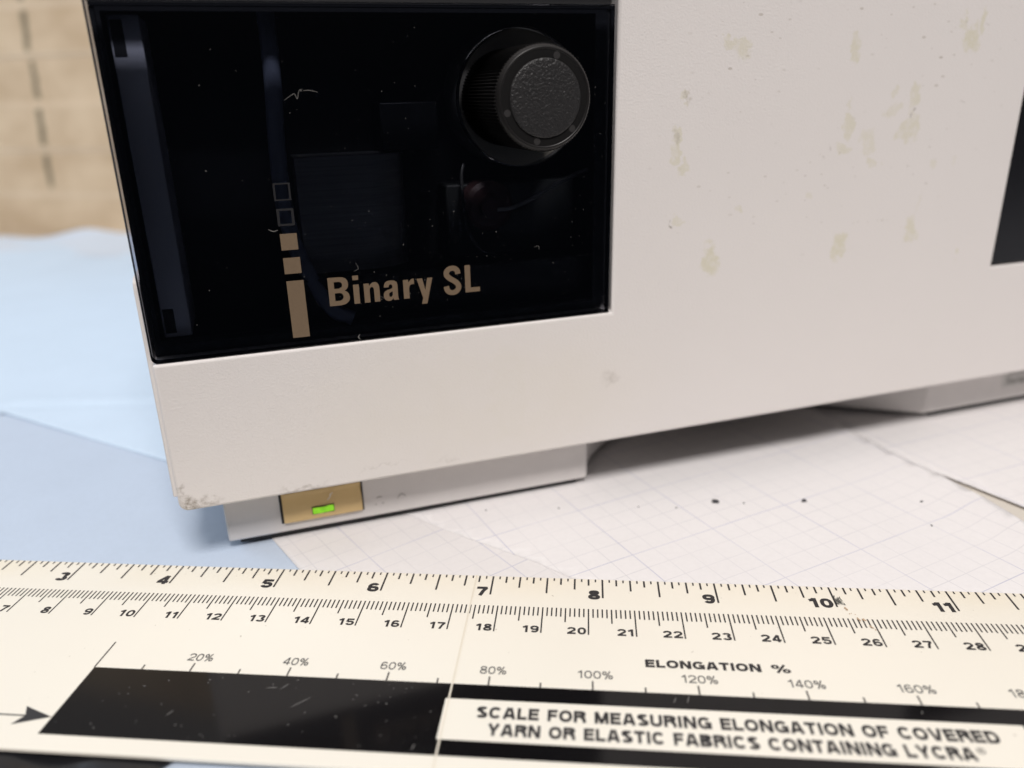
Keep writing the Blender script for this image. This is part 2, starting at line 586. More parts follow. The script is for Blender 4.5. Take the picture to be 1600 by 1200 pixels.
# green light pipe
mt, t, bs = new_mat("green_indicator")
M_LED = mt
o = N(t, "ShaderNodeTexCoord").outputs["Object"]
g = mix(t, smooth(t, noise(t, 450, 1, 0.4, o).outputs["Fac"], 0.2, 0.8), (0.17, 0.54, 0.006), (0.30, 0.72, 0.02))
t.links.new(g, bs.inputs["Base Color"])
t.links.new(g, bs.inputs["Emission Color"])
bs.inputs["Emission Strength"].default_value = 0.5
bs.inputs["Roughness"].default_value = 0.3

# dark right-hand panel
M_DARKPANEL = simple("dark_panel", (0.009, 0.009, 0.011), 0.25, spec=0.25)


def ruler_material(name, color, rough):
    mt, t, bs = new_mat(name)
    o = N(t, "ShaderNodeTexCoord").outputs["Object"]
    c = mix(t, noise(t, 12, 3, 0.5, o).outputs["Fac"], tuple(k * 0.96 for k in color), tuple(min(1, k * 1.03) for k in color))
    # yellowed varnish drifting along the top edge
    sx_ = N(t, "ShaderNodeSeparateXYZ")
    t.links.new(o, sx_.inputs[0])
    edge = smooth(t, sx_.outputs["Y"], -0.012, 0.0, 0.0, 1.0)
    c = mix(t, math_(t, 'MULTIPLY', edge, math_(t, 'MULTIPLY', smooth(t, noise(t, 30, 2, 0.5, o).outputs["Fac"], 0.3, 0.7), 0.35)), c, (color[0] * 0.94, color[1] * 0.86, color[2] * 0.70))
    sp = smooth(t, noise(t, 700, 2, 0.5, o).outputs["Fac"], 0.74, 0.78)
    c = mix(t, math_(t, 'MULTIPLY', sp, 0.5), c, (0.30, 0.25, 0.18))
    t.links.new(c, bs.inputs["Base Color"])
    bs.inputs["Roughness"].default_value = rough
    bs.inputs["Specular IOR Level"].default_value = 0.5
    bump(t, bs, noise(t, 60, 2, 0.5, o).outputs["Fac"], 0.05, 0.02)
    return mt


M_RULER = ruler_material("cream_enamel", (0.83, 0.785, 0.69), 0.30)

mt, t, bs = new_mat("black_enamel")
M_BAND = mt
o = N(t, "ShaderNodeTexCoord").outputs["Object"]
mp = N(t, "ShaderNodeMapping")
mp.inputs["Scale"].default_value = (300, 1200, 1)
mp.inputs["Rotation"].default_value = (0, 0, 0.7)
t.links.new(o, mp.inputs["Vector"])
sc1 = smooth(t, noise(t, 1.0, 3, 0.7, mp.outputs[0]).outputs["Fac"], 0.70, 0.78)
t.links.new(mix(t, math_(t, 'MULTIPLY', sc1, 0.25), (0.006, 0.0055, 0.006), (0.20, 0.24, 0.23)), bs.inputs["Base Color"])
bs.inputs["Roughness"].default_value = 0.10
bs.inputs["Specular IOR Level"].default_value = 0.34
bump(t, bs, noise(t, 50, 2, 0.5, o).outputs["Fac"], 0.03, 0.02)


def paper_material(name, color, grid=None, blotch=0.03):
    """grid = (angle, x0, y0) of one major crossing, 2.54 cm majors and quarter minors"""
    mt, t, bs = new_mat(name)
    o = N(t, "ShaderNodeTexCoord").outputs["Object"]
    n1 = noise(t, 28, 4, 0.6, o)
    n2 = noise(t, 700, 4, 0.7, o)
    c = mix(t, n1.outputs["Fac"], tuple(k * (1 - blotch) for k in color), tuple(min(1, k * (1 + blotch)) for k in color))
    c = mix(t, smooth(t, n2.outputs["Fac"], 0.35, 0.7, 0, 0.20), c, tuple(k * 0.86 for k in color))
    if grid:
        ang, gx, gy = grid
        vr = N(t, "ShaderNodeVectorRotate", rotation_type='Z_AXIS')
        vr.inputs["Center"].default_value = (gx * S, gy * S, 0)
        vr.inputs["Angle"].default_value = -ang
        wv = noise(t, 18, 2, 0.5, o)
        ad = N(t, "ShaderNodeVectorMath", operation='MULTIPLY_ADD')
        t.links.new(wv.outputs["Color"], ad.inputs[0])
        ad.inputs[1].default_value = (0.0012, 0.0012, 0)
        t.links.new(o, ad.inputs[2])
        t.links.new(ad.outputs[0], vr.inputs["Vector"])
        sx_ = N(t, "ShaderNodeSeparateXYZ")
        t.links.new(vr.outputs[0], sx_.inputs[0])

        def lines(axis, step, wdt, off):
            v = math_(t, 'SUBTRACT', sx_.outputs[axis], off * S - 400 * step * S)
            fr_ = math_(t, 'FRACT', math_(t, 'DIVIDE', v, step * S))
            d = math_(t, 'MINIMUM', fr_, math_(t, 'SUBTRACT', 1.0, fr_))
            return smooth(t, d, wdt / step * 0.4, wdt / step, 1, 0)
        mi = math_(t, 'MAXIMUM', lines(0, 0.635, 0.016, gx), lines(1, 0.635, 0.016, gy))
        ma = math_(t, 'MAXIMUM', lines(0, 2.54, 0.022, gx), lines(1, 2.54, 0.022, gy))
        fade = smooth(t, noise(t, 40, 3, 0.5, o).outputs["Fac"], 0.3, 0.7, 0.35, 1.0)
        c = mix(t, math_(t, 'MULTIPLY', mi, math_(t, 'MULTIPLY', fade, 0.32)), c, (0.36, 0.36, 0.42))
        c = mix(t, math_(t, 'MULTIPLY', ma, math_(t, 'MULTIPLY', fade, 0.38)), c, (0.32, 0.34, 0.55))
    t.links.new(c, bs.inputs["Base Color"])
    bs.inputs["Roughness"].default_value = 0.75
    bs.inputs["Specular IOR Level"].default_value = 0.25
    ad2 = math_(t, 'ADD', math_(t, 'MULTIPLY', n2.outputs["Fac"], 0.15), n1.outputs["Fac"])
    bump(t, bs, ad2, 0.25, 0.06)
    return mt


# ------------------------------------------------------------------ setting: table
TZ = -0.42
bm = boxm(-75, 90, -8.6, 75, TZ - 3, TZ)
table = link_mesh("table", bm, simple("table_top_white", (0.62, 0.64, 0.68), 0.5, nscale=20))
table["kind"] = "structure"


def tagged(o, label, cat, group=None):
    o["label"] = label
    o["category"] = cat
    if group:
        o["group"] = group
    return o


# wall of tan courses behind the table
bm = bmesh.new()
rnd = random.Random(3)
zc = TZ
ci = 0
while zc < 46:
    h = 3.52 + rnd.uniform(-0.08, 0.08)
    if ci == 0:
        h = 3.45 - TZ
    dy = rnd.uniform(-0.05, 0.05)
    box(bm, -45, 60, dy, 12, zc + 0.05, zc + h - 0.05)
    box(bm, -45, 60, dy + 0.015, 12.2, zc + h - 0.05, zc + h + 0.05)
    zc += h
    ci += 1
mt, t, bs = new_mat("tan_courses")
o = N(t, "ShaderNodeTexCoord").outputs["Object"]
sx_ = N(t, "ShaderNodeSeparateXYZ")
t.links.new(o, sx_.inputs[0])
mp = N(t, "ShaderNodeMapping")
mp.inputs["Scale"].default_value = (1.0, 1.0, 1.7)
t.links.new(o, mp.inputs["Vector"])
c = mix(t, smooth(t, noise(t, 14, 4, 0.6, mp.outputs[0]).outputs["Fac"], 0.3, 0.7), (0.54, 0.375, 0.225), (0.70, 0.52, 0.34))
# pale joints between the courses
zz = math_(t, 'DIVIDE', math_(t, 'SUBTRACT', sx_.outputs["Z"], 0.0345 - 40 * 0.0352), 0.0352)
fz = math_(t, 'FRACT', zz)
dz = math_(t, 'MINIMUM', fz, math_(t, 'SUBTRACT', 1.0, fz))
jn = smooth(t, dz, 0.02, 0.10, 1, 0)
c = mix(t, math_(t, 'MULTIPLY', jn, 0.42), c, (0.76, 0.60, 0.43))
# the broken dark crack that runs down through the courses
xw = math_(t, 'ADD', sx_.outputs["X"], math_(t, 'MULTIPLY', math_(t, 'SUBTRACT', noise(t, 60, 3, 0.6, o).outputs["Fac"], 0.5), 0.008))
xc = math_(t, 'SUBTRACT', xw, math_(t, 'MULTIPLY', math_(t, 'SUBTRACT', sx_.outputs["Z"], 0.04), 0.075))
ck = smooth(t, math_(t, 'ABSOLUTE', xc), 0.0010, 0.0042, 1, 0)
ck = math_(t, 'MULTIPLY', ck, smooth(t, dz, 0.06, 0.14, 0, 1))
ck = math_(t, 'MULTIPLY', ck, smooth(t, sx_.outputs["Z"], 0.036, 0.046, 0, 1))
c = mix(t, math_(t, 'MULTIPLY', ck, 0.85), c, (0.14, 0.11, 0.06))
t.links.new(c, bs.inputs["Base Color"])
bs.inputs["Roughness"].default_value = 0.8
wall = link_mesh("wall", bm, mt)
wall.location = (-24 * S, 47 * S, 0)
wall.rotation_euler = (0, 0, -0.171)
tagged(wall, "blurred tan wall of stacked horizontal courses with a broken dark crack, behind the papers", "wall")


# ------------------------------------------------------------------ paper sheets
def sheet(name, poly, z, mat, label, amp=0.02, cell=0.6, seed=1, extra=None, thick=0.012, cat="paper"):
    """a sheet of paper: polygon filled with a fine grid so that it can buckle"""
    V = [Vector((p[0], p[1])) for p in poly]
    bm = bmesh.new()
    bm.faces.new([bm.verts.new((p.x, p.y, 0)) for p in V])
    x0, x1 = min(p.x for p in V), max(p.x for p in V)
    y0, y1 = min(p.y for p in V), max(p.y for p in V)
    x = x0 + cell
    while x < x1:
        bmesh.ops.bisect_plane(bm, geom=bm.verts[:] + bm.edges[:] + bm.faces[:], plane_co=(x, 0, 0), plane_no=(1, 0, 0))
        x += cell
    y = y0 + cell
    while y < y1:
        bmesh.ops.bisect_plane(bm, geom=bm.verts[:] + bm.edges[:] + bm.faces[:], plane_co=(0, y, 0), plane_no=(0, 1, 0))
        y += cell
    r = random.Random(seed)
    waves = [(r.uniform(0, 6.28), r.uniform(0.15, 0.9), r.uniform(0, 6.28)) for _ in range(7)]
    for v in bm.verts:
        h = sum(math.sin((v.co.x * math.cos(a) + v.co.y * math.sin(a)) * f + ph) for a, f, ph in waves) / 3.5
        v.co.z = z + amp * h + (extra(v.co.x, v.co.y) if extra else 0)
    for f in bm.faces:
        if f.normal.z < 0:
            f.normal_flip()
    ob = link_mesh(name, bm, mat, smooth=True, angle=60)
    sd = ob.modifiers.new("thickness", 'SOLIDIFY')
    sd.thickness = thick * S
    sd.offset = -1
    tagged(ob, label, cat, None)
    return ob


def sstep(a, b, x):
    k = max(0.0, min(1.0, (x - a) / (b - a)))
    return k * k * (3 - 2 * k)


BLUE = (0.50, 0.66, 0.84)
M_BLUE_A = paper_material("pale_blue_paper", (0.59, 0.70, 0.82), blotch=0.05)
M_BLUE_B = paper_material("pale_blue_grey_paper", (0.50, 0.575, 0.685), blotch=0.06)
M_GRID_A = paper_material("squared_tracing_paper", (0.74, 0.715, 0.71), (math.radians(42), 14.6, 1.0))
M_GRID_B = paper_material("squared_tracing_paper_fine", (0.78, 0.757, 0.757), (math.radians(32.4), 24.66, 0.63))
M_GRID_C = paper_material("squared_tracing_paper_far", (0.78, 0.755, 0.752), (math.radians(28), 31.0, 6.0))


def back_shape(x, y):
    # a soft crease runs across the sheet; the far end crumples up against the wall
    d = y - (10.35 + (x + 2.25) * 0.09)
    cre = (0.14 * math.exp(-abs(d - .25) / .5) - 0.17 * math.exp(-(d / .22) ** 2)) * sstep(-3.2, -1.6, x)
    far = 0.25 * sstep(37, 46, y) * (0.70 + 0.3 * math.sin(x * 0.55 + 1.3) + 0.14 * math.sin(x * 1.7))
    return cre + max(0.0, far)


K = Vector((-1.8, 9.75))
sheet("paper_sheet", [(-45, -4), (-12, 2.2), tuple(K), (10, 4.51), (6, 46.6), (-45, 46.6)], -0.185, M_BLUE_A,
      "large pale blue paper sheet with a crease, its front edge passing under the instrument", amp=0.010, cell=0.28, seed=4, extra=back_shape, thick=0.02)
sheet("paper_sheet", [(-14, -8.5), (30, -8.5), (20, 9), (6, 9.9), (-1, 10.02), (-5, 10.02), (-14, 9)], -0.23, M_BLUE_B,
      "pale blue-grey paper sheet lying lowest, in front between sheet edge and ruler", amp=0.005, cell=0.6, seed=8)


def far_shape(x, y):
    r_ = 0.22 * (0.5 + 0.5 * math.sin(x * 0.5 + y * 0.35 + 1)) + 0.2 * math.sin(x * 0.23 - y * 0.8) ** 2
    return r_ * sstep(40, 43, y) + 0.45 * sstep(43, 46.5, y) * (0.15 + sstep(-27, -20, x) + 0.2 * math.sin(x * 0.9 + 2.2))


sheet("paper_sheet", [(-44, 41), (-30, 39.6), (-24, 41), (-16, 39.0), (-8, 40), (4, 38), (3, 46.7), (-44, 46.7)], -0.15, paper_material("white_grey_paper", (0.61, 0.67, 0.75)),
      "rumpled whitish paper sheet at the back, against the tan wall", amp=0.015, cell=0.5, seed=31, extra=far_shape, thick=0.004)

sheet("tracing_paper", [(13.35, -0.15), (12.21, 1.12), (9.0, 4.7), (10.4, 8.5), (20, 9), (24, 4), (22, -1.5), (18, -5), (16.6, -3.8)], -0.195, M_GRID_A,
      "squared tracing paper with its cut left edge below the green light", amp=0.002, cell=0.5, seed=12, thick=0.006)


def mid_shape(x, y):
    # right-hand edge curls up towards the viewer
    d = (x - 27.81) * 0.911 + (y - 10.67) * 0.413
    k = sstep(-1.5, 0.0, d)
    # ... and the left-hand edge lies flat on the sheet below
    q = (x - 12.6) * 0.5597 + (y - 4.9) * 0.8287
    return 0.20 * k * sstep(8.0, 2.0, y) + 0.055 * k - 0.022 * sstep(1.6, 0.1, q)


sheet("tracing_paper", [(12.6, 4.9), (15.147, 2.995), (16.896, 1.936), (18.758, 0.916), (24, -2.8), (32.2, -1.5), (31.12, 3.05), (30.77, 4.36), (30.2, 5.89), (29.32, 7.62), (28.66, 9.12), (27.93, 11.04), (27.5, 12.0), (15, 12)], -0.165, M_GRID_B,
      "squared tracing paper scattered with crumbs, its right edge curling up", amp=0.002, cell=0.4, seed=15, extra=mid_shape, thick=0.005)
sheet("tracing_paper", [(26.9, 13), (27.95, 11.1), (28.69, 9.16), (29.36, 7.70), (29.97, 6.67), (30.94, 5.45), (31.75, 4.34), (33.4, 2.0), (35.5, -1.5), (48, -3), (48, 13)], -0.190, M_GRID_C,
      "squared tracing paper at far right, beyond the bare tan strip", amp=0.002, cell=0.5, seed=19, thick=0.006)
sheet("tan_paper", [(27.0, 11.5), (28.5, 5), (32, -2), (37, -2), (33, 9)], -0.275, paper_material("tan_paper", (0.63, 0.585, 0.52)),
      "tan paper showing as a narrow wedge between two squared sheets", amp=0.002, cell=0.6, seed=23, thick=0.006)

# ------------------------------------------------------------------ crumbs
CR = [((23.54, 4.15), .085, "largest dark crumb, on the squared paper below the cover's middle"),
      ((25.97, 4.30), .062, "second largest dark crumb, to the right of the largest one"),
      ((29.11, 4.42), .036, "small dark crumb farthest right on the squared paper"),
      ((28.90, 3.16), .028, "tiny dark crumb nearest the ruler, below the farthest right crumb"),
      ((24.28, 4.11), .026, "tiny crumb just right of the largest crumb"),
      ((22.41, 3.77), .026, "tiny crumb just left of the largest crumb"),
      ((21.37, 3.75), .022, "tiny brownish crumb in the row left of the largest crumb"),
      ((19.18, 3.57), .024, "tiny crumb just in front of the left foot's curved end"),
      ((17.18, 3.36), .022, "tiny crumb farthest left, in front of the left foot")]
for (x, y), r, lb in CR:
    bm = bmesh.new()
    bmesh.ops.create_icosphere(bm, subdivisions=2, radius=r)
    rr = random.Random(int(x * 100))
    px_ = [Vector((rr.uniform(-1, 1), rr.uniform(-1, 1), rr.uniform(-.4, 1))).normalized() for _ in range(6)]
    for v in bm.verts:
        d = v.co.normalized()
        k = 0.75 + 0.75 * max(0, max(d.dot(q) for q in px_[:3]) - .7) / .3 - 0.45 * max(0, max(d.dot(q) for q in px_[3:]) - .6) / .4
        v.co *= k * rr.uniform(.9, 1.1)
        v.co.z *= 0.7
        v.co.x *= 1.35
    ob = link_mesh("crumb", bm, M_CRUMB)
    ob.location = (x * S, y * S, (-0.163 + r * 0.5) * S)
    ob.rotation_euler = (0, 0, rr.uniform(0, 3))
    tagged(ob, lb, "crumb", "dark crumbs on the squared paper")

# ------------------------------------------------------------------ the laboratory instrument
OX, OY, YAW = 12.505238741926226, 0.7195868140299728, 0.41525541025819185
inst = bpy.data.objects.new("laboratory_instrument", None)
COL.objects.link(inst)
inst.location = (OX * S, OY * S, 0)
inst.rotation_euler = (0, 0, YAW)
inst.empty_display_size = 0.05
tagged(inst, "stained off-white bench instrument with a smoked window reading Binary SL and black knob", "instrument")

# front cover: one moulded plate with a notch for the left window and one for the right
XL, XR = -2.25, 32.25
WB, WT = 5.245, 13.0


def arc(cx, cz, r, a0, a1, n=6):
    return [(cx + r * math.cos(math.radians(a0 + (a1 - a0) * k / n)), cz + r * math.sin(math.radians(a0 + (a1 - a0) * k / n))) for k in range(n + 1)]


pts = arc(XL + .22, 1.60 + .22, .22, 180, 270) + arc(XR - .22, 1.6 + .22, .22, 270, 360)
pts += [(XR, 5.31), (21.55, 5.31), (21.55, WT), (XR, WT), (XR, 18.0), (XL, 18.0), (XL, WT), (8.79, WT), (8.79, WB), (XL, WB)]
bm = prism(bmesh.new(), pts, 'y', 0, 3.0)
link_mesh("front_cover", bm, M_COVER, inst, bevel=0.07, segs=3)

bm = boxm(-2.15, 32.15, 3.02, 43, 1.62, 17.9)
link_mesh("case", bm, M_CASE, inst, bevel=0.1)

# side skirt: a thin moulding that stands slightly proud on the left
pts = [(0.55, 1.75), (42, 1.75), (42, 7.06), (0.80, 7.06), (0.62, 6.98), (0.55, 6.8)]
bm = prism(bmesh.new(), pts, 'x', -2.40, -2.26)
link_mesh("side_skirt", bm, M_CASE, inst, bevel=0.03)

# recess behind the left window
bm = bmesh.new()
box(bm, -2.20, 8.75, 2.90, 2.99, 5.27, 12.95)     # back
box(bm, -2.20, 8.75, 0.60, 2.89, 5.26, 5.60)      # floor
box(bm, -2.20, 8.75, 0.345, 2.89, 12.42, 12.97)     # ceiling
box(bm, -2.21, -2.12, 0.40, 2.89, 5.61, 12.41)    # left wall
box(bm, 8.66, 8.76, 0.40, 2.89, 5.61, 12.41)      # right wall
box(bm, 0.9, 8.6, 0.9, 2.8, 5.62, 6.62)           # black sill under the pump head
link_mesh("window_recess", bm, M_BLACK, inst)

bm = boxm(-1.97, -1.38, 0.8, 2.6, 5.62, 12.30)
pil = link_mesh("pillar", bm, M_PILLAR, inst, bevel=0.03)
for (z0, z1) in ((11.52, 12.2), (5.72, 6.28)):
    bm = boxm(-1.93, -1.70, 0.787, 0.81, z0, z1)
    link_mesh("slot", bm, M_BLACKGAP, pil)

tp = [(1.09, 1.25, 12.4), (1.09, 1.25, 11.6), (1.06, 1.2, 10.71), (1.0, 1.2, 9.77), (0.98, 1.2, 8.65), (1.03, 1.2, 7.92), (1.2, 1.15, 7.15), (1.5, 1.0, 6.4), (1.86, .8, 5.85), (2.25, .72, 5.62)]
link_mesh("tubing", tube(bmesh.new(), catmull(tp), 0.19, 14), M_TUBE, inst, smooth=True, angle=80)

# brushed metal pump head with a rounded right shoulder
pts = [(1.35, 2.8), (1.35, 1.5), (2.79, 1.5)] + [(2.8 + 1.2 * math.sin(math.radians(a)), 2.3 - .8 * math.cos(math.radians(a))) for a in range(10, 91, 10)] + [(4.0, 2.8)]
bm = prism(bmesh.new(), pts, 'z', 6.63, 9.35)
link_mesh("pump_head", bm, M_METAL, inst, smooth=True)
bm = boxm(3.45, 4.85, 1.75, 2.85, 9.4, 10.5)
link_mesh("clamp_block", bm, simple("clamp_block_grey", (0.016, 0.016, 0.017), 0.4), inst, bevel=0.03)
KX, KZ = 6.44, 10.53
# valve flange behind the knob, seen through the round opening
bm = lathe(bmesh.new(), [(1.62, 2.85), (1.62, 1.42), (1.57, 1.35), (.5, 1.35)], 64, 6.90, 10.51)
link_mesh("valve_flange", bm, simple("valve_flange_grey", (0.22, 0.21, 0.19), 0.5), inst, smooth=True, angle=40)
bm = boxm(5.0, 8.5, 1.9, 2.85, 6.63, 8.5)
link_mesh("lower_block", bm, simple("lower_block_grey", (0.03, 0.032, 0.032), 0.5), inst, bevel=0.05)
bm = lathe(bmesh.new(), [(.62, 1.85), (.62, 1.3), (.5, 1.22), (.30, 1.22), (.28, .95), (.12, .92)], 28, 5.95, 8.0)
link_mesh("fitting", bm, M_FITTING, inst, smooth=True)
cp = [(6.05, .92, 7.95), (6.4, .85, 7.98), (6.9, .85, 8.15), (7.5, .95, 8.42), (8.3, 1.1, 8.7), (8.6, 1.2, 8.75)]
link_mesh("capillary", tube(bmesh.new(), catmull(cp), 0.05, 8), M_METAL, inst, smooth=True)
M_DIMTUBE = simple("dark_capillary", (0.05, 0.05, 0.05), 0.4)
cp = [(5.45, 1.75, 9.0), (5.35, 1.6, 8.75), (5.25, 1.2, 8.4), (5.3, 1.2, 7.6), (5.6, 1.2, 7.0), (6.1, 1.2, 6.75)]
link_mesh("capillary", tube(bmesh.new(), catmull(cp), 0.04, 8), M_DIMTUBE, inst, smooth=True)

# the smoked window itself, with its round opening
KX, KZ = 6.44, 10.53
lo = arc(-2.23 + .12, 5.275 + .12, .12, 180, 270, 5) + [(8.70, 5.275), (8.70, 12.47), (-2.23, 12.47)]
hole = [(KX + 1.5 * math.cos(2 * math.pi * k / 72), KZ + 1.5 * math.sin(2 * math.pi * k / 72)) for k in range(72)]
V, F = outline_mesh([lo, hole], extrude=0.13, bevel=0.02)
bm = bmesh.new()
put(bm, V, F, lambda v: (v[0], -v[2] + 0.19, v[1]))
bmesh.ops.remove_doubles(bm, verts=bm.verts, dist=0.0005)
win = link_mesh("smoked_window", bm, M_SMOKE, inst)
# dark inner frame round the edge of the window
bm = bmesh.new()
V, F = outline_mesh([[(-2.1, 5.4), (8.66, 5.4), (8.66, 12.42), (-2.1, 12.42)], [(-2.02, 5.55), (8.38, 5.55), (8.38, 12.32), (-2.02, 12.32)]], extrude=0.02)
put(bm, V, F, lambda v: (v[0], -v[2] + 0.38, v[1]))
link_mesh("window_frame", bm, M_BLACK, inst)

PY = 0.028
# printed squares
for k, (x0, x1, z0, z1) in enumerate([(.79, 1.165, 5.51, 6.83), (.78, 1.145, 6.99, 7.35), (.775, 1.135, 7.52, 7.88)]):
    bm = bmesh.new()
    bm.faces.new([bm.verts.new((x, PY, z)) for (x, z) in ((x0, z0), (x1, z0), (x1, z1), (x0, z1))])
    link_mesh("logo_square", bm, M_PRINT, win)
for (x0, x1, z0, z1, a, b) in [(.765, 1.125, 8.05, 8.42, .055, .045), (.755, 1.11, 8.59, 8.96, .04, .03)]:
    V, F = outline_mesh([[(x0, z0), (x1, z0), (x1, z1), (x0, z1)], [(x0 + a, z0 + b), (x1 - a, z0 + b), (x1 - a, z1 - b), (x0 + a, z1 - b)]])
    bm = bmesh.new()
    put(bm, V, F, lambda v: (v[0], PY, v[1]))
    link_mesh("logo_outline", bm, M_PRINT2, win)

# lettering "Binary SL" drawn as outlines
sp_ = [(4.735, 6.635), (4.72, 6.715), (4.665, 6.77), (4.595, 6.785), (4.515, 6.765), (4.458, 6.70), (4.463, 6.62), (4.53, 6.545), (4.62, 6.485), (4.70, 6.42), (4.74, 6.34), (4.72, 6.26), (4.66, 6.21), (4.59, 6.195), (4.51, 6.215), (4.455, 6.275), (4.44, 6.36)]
cl = catmull([(x, z, 0) for x, z in sp_], 4)
Lh, Rh = [], []
for i, p in enumerate(cl):
    tg = (cl[min(i + 1, len(cl) - 1)] - cl[max(i - 1, 0)]).normalized()
    nm = Vector((-tg.y, tg.x, 0))
    wd = 0.060 + 0.006 * abs(tg.y)
    Lh.append((p + nm * wd)[:2])
    Rh.append((p - nm * wd)[:2])
LET = [
    ([(1.685, 6.16), (1.93, 6.16), (2.0, 6.167), (2.06, 6.187), (2.12, 6.235), (2.15, 6.29), (2.153, 6.34), (2.135, 6.42), (2.10, 6.465), (2.05, 6.495), (2.10, 6.53), (2.13, 6.58), (2.14, 6.64), (2.128, 6.72), (2.09, 6.775), (2.03, 6.805), (1.95, 6.817), (1.685, 6.82)],
     [(1.82, 6.71), (1.93, 6.71), (1.975, 6.695), (2.0, 6.66), (2.0, 6.61), (1.975, 6.57), (1.93, 6.555), (1.82, 6.555)],
     [(1.82, 6.45), (1.94, 6.45), (1.985, 6.43), (2.01, 6.385), (2.01, 6.34), (1.985, 6.295), (1.94, 6.272), (1.82, 6.27)]),
    ([(2.245, 6.16), (2.378, 6.16), (2.378, 6.61), (2.245, 6.61)],),
    ([(2.245, 6.715), (2.378, 6.715), (2.378, 6.82), (2.245, 6.82)],),
    ([(2.485, 6.16), (2.615, 6.16), (2.615, 6.44), (2.622, 6.48), (2.64, 6.51), (2.672, 6.522), (2.70, 6.508), (2.714, 6.475), (2.717, 6.44), (2.717, 6.16), (2.845, 6.16), (2.845, 6.49), (2.835, 6.555), (2.80, 6.61), (2.75, 6.63), (2.69, 6.62), (2.64, 6.585), (2.612, 6.55), (2.608, 6.61), (2.485, 6.61)],),
    ([(2.95, 6.475), (2.955, 6.54), (2.985, 6.595), (3.04, 6.625), (3.12, 6.632), (3.2, 6.62), (3.255, 6.58), (3.27, 6.52), (3.27, 6.24), (3.275, 6.19), (3.285, 6.16), (3.165, 6.16), (3.155, 6.205), (3.12, 6.165), (3.07, 6.147), (3.01, 6.155), (2.96, 6.19), (2.935, 6.25), (2.935, 6.32), (2.96, 6.375), (3.02, 6.41), (3.10, 6.43), (3.145, 6.45), (3.15, 6.49), (3.14, 6.525), (3.11, 6.54), (3.08, 6.53), (3.065, 6.505), (3.062, 6.475)],
     [(3.147, 6.37), (3.10, 6.352), (3.065, 6.325), (3.06, 6.285), (3.07, 6.25), (3.10, 6.24), (3.13, 6.255), (3.147, 6.29)]),
    ([(3.405, 6.16), (3.54, 6.16), (3.54, 6.40), (3.555, 6.46), (3.59, 6.49), (3.64, 6.495), (3.665, 6.49), (3.665, 6.625), (3.61, 6.62), (3.565, 6.585), (3.53, 6.54), (3.528, 6.61), (3.405, 6.61)],),
    ([(3.73, 6.61), (3.865, 6.61), (3.925, 6.33), (3.985, 6.61), (4.11, 6.61), (3.955, 5.995), (3.825, 5.995), (3.862, 6.14)],),
    (Lh + Rh[::-1],),
    ([(4.905, 6.165), (5.27, 6.165), (5.27, 6.275), (5.04, 6.275), (5.04, 6.825), (4.905, 6.825)],),
]
bm = bmesh.new()
for loops in LET:
    V, F = outline_mesh(loops)
    put(bm, V, F, lambda v: (v[0], PY, v[1]))
link_mesh("lettering", bm, M_PRINT, win)

# lint, dust and hair scratches lying on the window
bm = bmesh.new()
rd = random.Random(11)


def speck(bm, x, z, s, y=0.026):
    n = rd.choice((4, 5, 6))
    a0 = rd.uniform(0, 6.28)
    st = rd.uniform(1, 2.2)
    ca, sa = math.cos(a0), math.sin(a0)
    P = []
    for k in range(n):
        th = 2 * math.pi * k / n
        q = rd.uniform(.5, 1) * s
        u, v = q * math.cos(th) * st, q * math.sin(th)
        P.append((x + u * ca - v * sa, y, z + u * sa + v * ca))
    bm.faces.new([bm.verts.new(p) for p in P])


def hair(bm, pts, wd, y=0.025):
    c = catmull([(p[0], p[1], 0) for p in pts], 4)
    prev = None
    for i, p in enumerate(c):
        tg = (c[min(i + 1, len(c) - 1)] - c[max(i - 1, 0)]).normalized()
        q = wd * (0.4 + 0.6 * math.sin(math.pi * (i + .5) / len(c)))
        a = bm.verts.new((p.x - tg.y * q, y, p.y + tg.x * q))
        b = bm.verts.new((p.x + tg.y * q, y, p.y - tg.x * q))
        if prev:
            bm.faces.new((prev[0], prev[1], b, a))
        prev = (a, b)


for k in range(330):
    x = rd.uniform(-2.0, 8.5)
    z = rd.triangular(5.5, 12.3, 6.8)
    if (x - KX) ** 2 + (z - KZ) ** 2 < 1.55 ** 2:
        continue
    if x < 1 and rd.random() < .6:
        continue
    speck(bm, x, z, rd.choice((.004, .005, .005, .006, .007, .008, .012)))
for k in range(26):
    x = rd.uniform(1.7, 5.2)
    z = rd.uniform(6.2, 6.8)
    speck(bm, x, z, rd.choice((.006, .009, .012)))
for k in range(3):
    x, z = rd.uniform(2.0, 8.3), rd.uniform(5.8, 8.6)
    a = rd.uniform(0, 6.28)
    L = rd.uniform(.06, .16)
    hair(bm, [(x, z), (x + L * math.cos(a), z + L * math.sin(a)), (x + L * 1.6 * math.cos(a + .8), z + L * 1.6 * math.sin(a + .8))], .004)
hair(bm, [(1.20, 10.62), (1.33, 10.70), (1.42, 10.74), (1.47, 10.64), (1.52, 10.80), (1.60, 10.83)], .006)
speck(bm, 1.56, 10.80, .03)
hair(bm, [(1.6, 10.8), (1.75, 10.80), (1.9, 10.76)], .006)
hair(bm, [(2.3, 5.30), (2.26, 5.36), (2.30, 5.42)], .012)
hair(bm, [(.55, 8.0), (.65, 7.95), (.75, 7.97)], .01)
dl = link_mesh("dust", bm, M_DUST, win)
dl["kind"] = "stuff"

